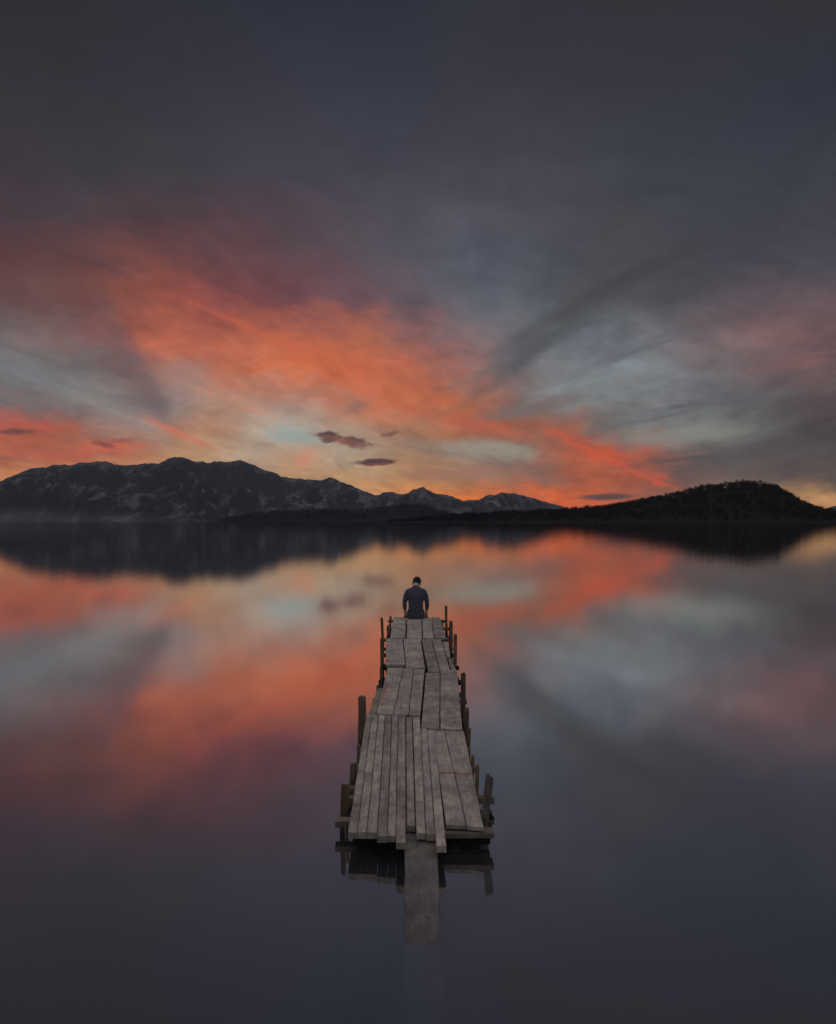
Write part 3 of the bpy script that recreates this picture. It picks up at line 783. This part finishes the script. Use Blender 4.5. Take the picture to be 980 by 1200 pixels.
# head frame: bowed forward and turned a little to the right
HM = Matrix.Translation((.012, .085, .680)) @ Matrix.Scale(1.06, 4) @ Matrix.Rotation(math.radians(-12), 4, 'Z') @ Matrix.Rotation(math.radians(6), 4, 'Y') @ Matrix.Rotation(math.radians(-34), 4, 'X')
V, Fc = [], []
tube(V, Fc, [((0, -.01, .03), .15, .10), ((0, -.03, .10), .17, .12), ((0, -.06, .20), .132, .105), ((0, -.065, .32), .136, .108), ((0, -.045, .44), .165, .115), ((0, -.015, .53), .165, .10), ((0, .005, .585), .12, .075), ((0, .02, .625), .062, .058)], 24)
tube(V, Fc, [((0, .0, .57), .066, .066), ((.003, .03, .64), .056, .058), ((.008, .065, .70), .054, .058)], 16)
ball(V, Fc, (0, -.005, .045), (.074, .095, .088), HM, 20, 14)          # skull
ball(V, Fc, (0, .045, -.035), (.056, .055, .062), HM)                  # jaw and face
ball(V, Fc, (0, .068, -.075), (.026, .026, .022), HM)                  # chin
tube(V, Fc, [(HM @ Vector((0, .088, .025)), .008, .008), (HM @ Vector((0, .115, -.018)), .014, .014)], 8)     # nose
for sgn in (-1, 1):
    ball(V, Fc, (sgn * .078, .005, -.005), (.009, .018, .032), HM, 10, 8)                                     # ears
    ball(V, Fc, (sgn * .030, .086, .035), (.020, .010, .007), HM, 10, 6)                                      # brow
    ball(V, Fc, (sgn * .030, .084, .018), (.013, .010, .010), HM, 10, 6)                                      # eyes
ball(V, Fc, (0, .098, -.048), (.024, .010, .008), HM, 10, 6)                                                  # mouth
for sgn in (-1, 1):
    sx_ = sgn
    tube(V, Fc, [((sx_ * .09, 0, .545), .052, .06), ((sx_ * .15, -.005, .515), .058, .062), ((sx_ * .196, -.02, .44), .047, .054), ((sx_ * .216, -.035, .36), .039, .046), ((sx_ * .225, -.045, .285), .035, .040), ((sx_ * .222, -.02, .21), .033, .037), ((sx_ * .214, .02, .11), .028, .030), ((sx_ * .210, .045, .058), .025, .021)], 16)
    # hand: the palm on the last board, fingers curled over its edge
    tube(V, Fc, [((sx_ * .212, .040, .055), .026, .017), ((sx_ * .212, .075, .030), .036, .016), ((sx_ * .212, .115, .020), .040, .013)], 14)
    for q, (ox, L) in enumerate(((-.031, .062), (-.010, .070), (.011, .066), (.030, .052))):
        fx = sx_ * .212 - sx_ * ox
        tube(V, Fc, [((fx, .100, .022), .0092, .0090), ((fx, .112 + L * .4, .016), .0088, .0085), ((fx, .118 + L * .55, -.012), .0080, .0080), ((fx, .112 + L * .5, -.030), .0068, .0068)], 8)
    tube(V, Fc, [((sx_ * .188, .062, .034), .012, .011), ((sx_ * .168, .088, .020), .0105, .0100), ((sx_ * .160, .115, .012), .0088, .0085)], 8)
    tube(V, Fc, [((sx_ * .085, -.02, .085), .090, .080), ((sx_ * .095, .18, .092), .076, .074), ((sx_ * .105, .36, .090), .060, .062), ((sx_ * .108, .45, .080), .055, .056)], 16)
    tube(V, Fc, [((sx_ * .108, .445, .095), .052, .050), ((sx_ * .108, .47, .0), .050, .054), ((sx_ * .108, .465, -.10), .052, .058), ((sx_ * .106, .475, -.23), .038, .040), ((sx_ * .105, .485, -.33), .031, .036)], 16)
    tube(V, Fc, [((sx_ * .105, .455, -.355), .030, .028), ((sx_ * .108, .53, -.365), .038, .027), ((sx_ * .114, .62, -.375), .042, .018), ((sx_ * .117, .67, -.378), .034, .013)], 12)
p0 = at(487.4, 728.0, DECK)
endy = at(490, 723.7, DECK).y
person = fuse('person', V, Fc, .0065, m_skin, None, 3)
person.location = (p0.x, endy - .125, DECK + .008)
tag(person, 'man in a navy sweater sitting on the far end of the pier with head bowed', 'person')
# sweater with three-quarter sleeves
V, Fc = [], []
tube(V, Fc, [((0, -.02, .012), .172, .126), ((0, -.03, .05), .174, .135), ((0, -.045, .11), .164, .136), ((0, -.066, .20), .146, .121), ((0, -.071, .32), .150, .122), ((0, -.05, .44), .172, .128), ((0, -.018, .52), .172, .114), ((0, -.005, .56), .145, .098), ((0, .006, .592), .112, .084), ((0, .014, .62), .080, .074), ((0, .02, .640), .066, .066)], 28)
for sgn in (-1, 1):
    sx_ = sgn
    tube(V, Fc, [((sx_ * .08, 0, .555), .060, .070), ((sx_ * .15, -.005, .520), .070, .074), ((sx_ * .197, -.02, .44), .056, .064), ((sx_ * .217, -.035, .36), .048, .056), ((sx_ * .226, -.045, .285), .043, .050), ((sx_ * .223, -.025, .215), .039, .045), ((sx_ * .220, -.012, .182), .038, .043)], 18)
fuse('sweater', V, Fc, .009, m_knit, person, 5)
V, Fc = [], []
tube(V, Fc, [((0, -.035, .006), .165, .105), ((0, -.03, .06), .180, .128), ((0, -.03, .12), .172, .126)], 20)
for sgn in (-1, 1):
    sx_ = sgn
    tube(V, Fc, [((sx_ * .085, -.04, .085), .095, .083), ((sx_ * .095, .18, .094), .083, .082), ((sx_ * .105, .36, .092), .069, .070), ((sx_ * .108, .455, .082), .064, .064)], 16)
    tube(V, Fc, [((sx_ * .108, .445, .10), .060, .058), ((sx_ * .108, .472, .0), .059, .062), ((sx_ * .108, .467, -.09), .060, .066)], 16)
fuse('trousers', V, Fc, .010, m_trou, person, 4)
# short hair: a shell over the skull
hv, hf = [], []
ball(hv, hf, (0, -.007, .050), (.0795, .099, .092), HM, 40, 30)
inv = HM.inverted()
keep = []
for fc in hf:
    c = sum((inv @ hv[i] for i in fc), Vector()) / len(fc)
    line = -.028 + max(0, c.y + .03) * .9 + noise.noise(c * 60) * .006
    if c.z > line and not (c.y > .072 and c.z < .085): keep.append(fc)
ho = link('hair', hv, keep, m_hair, person, True)
md = ho.modifiers.new('thickness', 'SOLIDIFY'); md.thickness = .008; md.offset = -1

# ------------------------------------------------------------------ camera and render settings
cam = bpy.data.cameras.new('camera'); co = bpy.data.objects.new('camera', cam); COL.objects.link(co)
co.location = (0, 0, CZ); co.rotation_euler = (math.radians(90), 0, 0)
cam.sensor_fit = 'HORIZONTAL'; cam.sensor_width = 36; cam.lens = F / 980 * 36
cam.shift_y = (HY - 600) / 980
cam.clip_end = 60000; cam.clip_start = .05
S.camera = co
S.render.engine = 'CYCLES'
S.view_settings.view_transform = 'Standard'; S.view_settings.look = 'None'
S.view_settings.exposure = 0; S.view_settings.gamma = 1; S.view_settings.use_curve_mapping = False
S.cycles.use_denoising = True
S.cycles.max_bounces = 6; S.cycles.transparent_max_bounces = 12; S.cycles.caustics_reflective = False; S.cycles.caustics_refractive = False
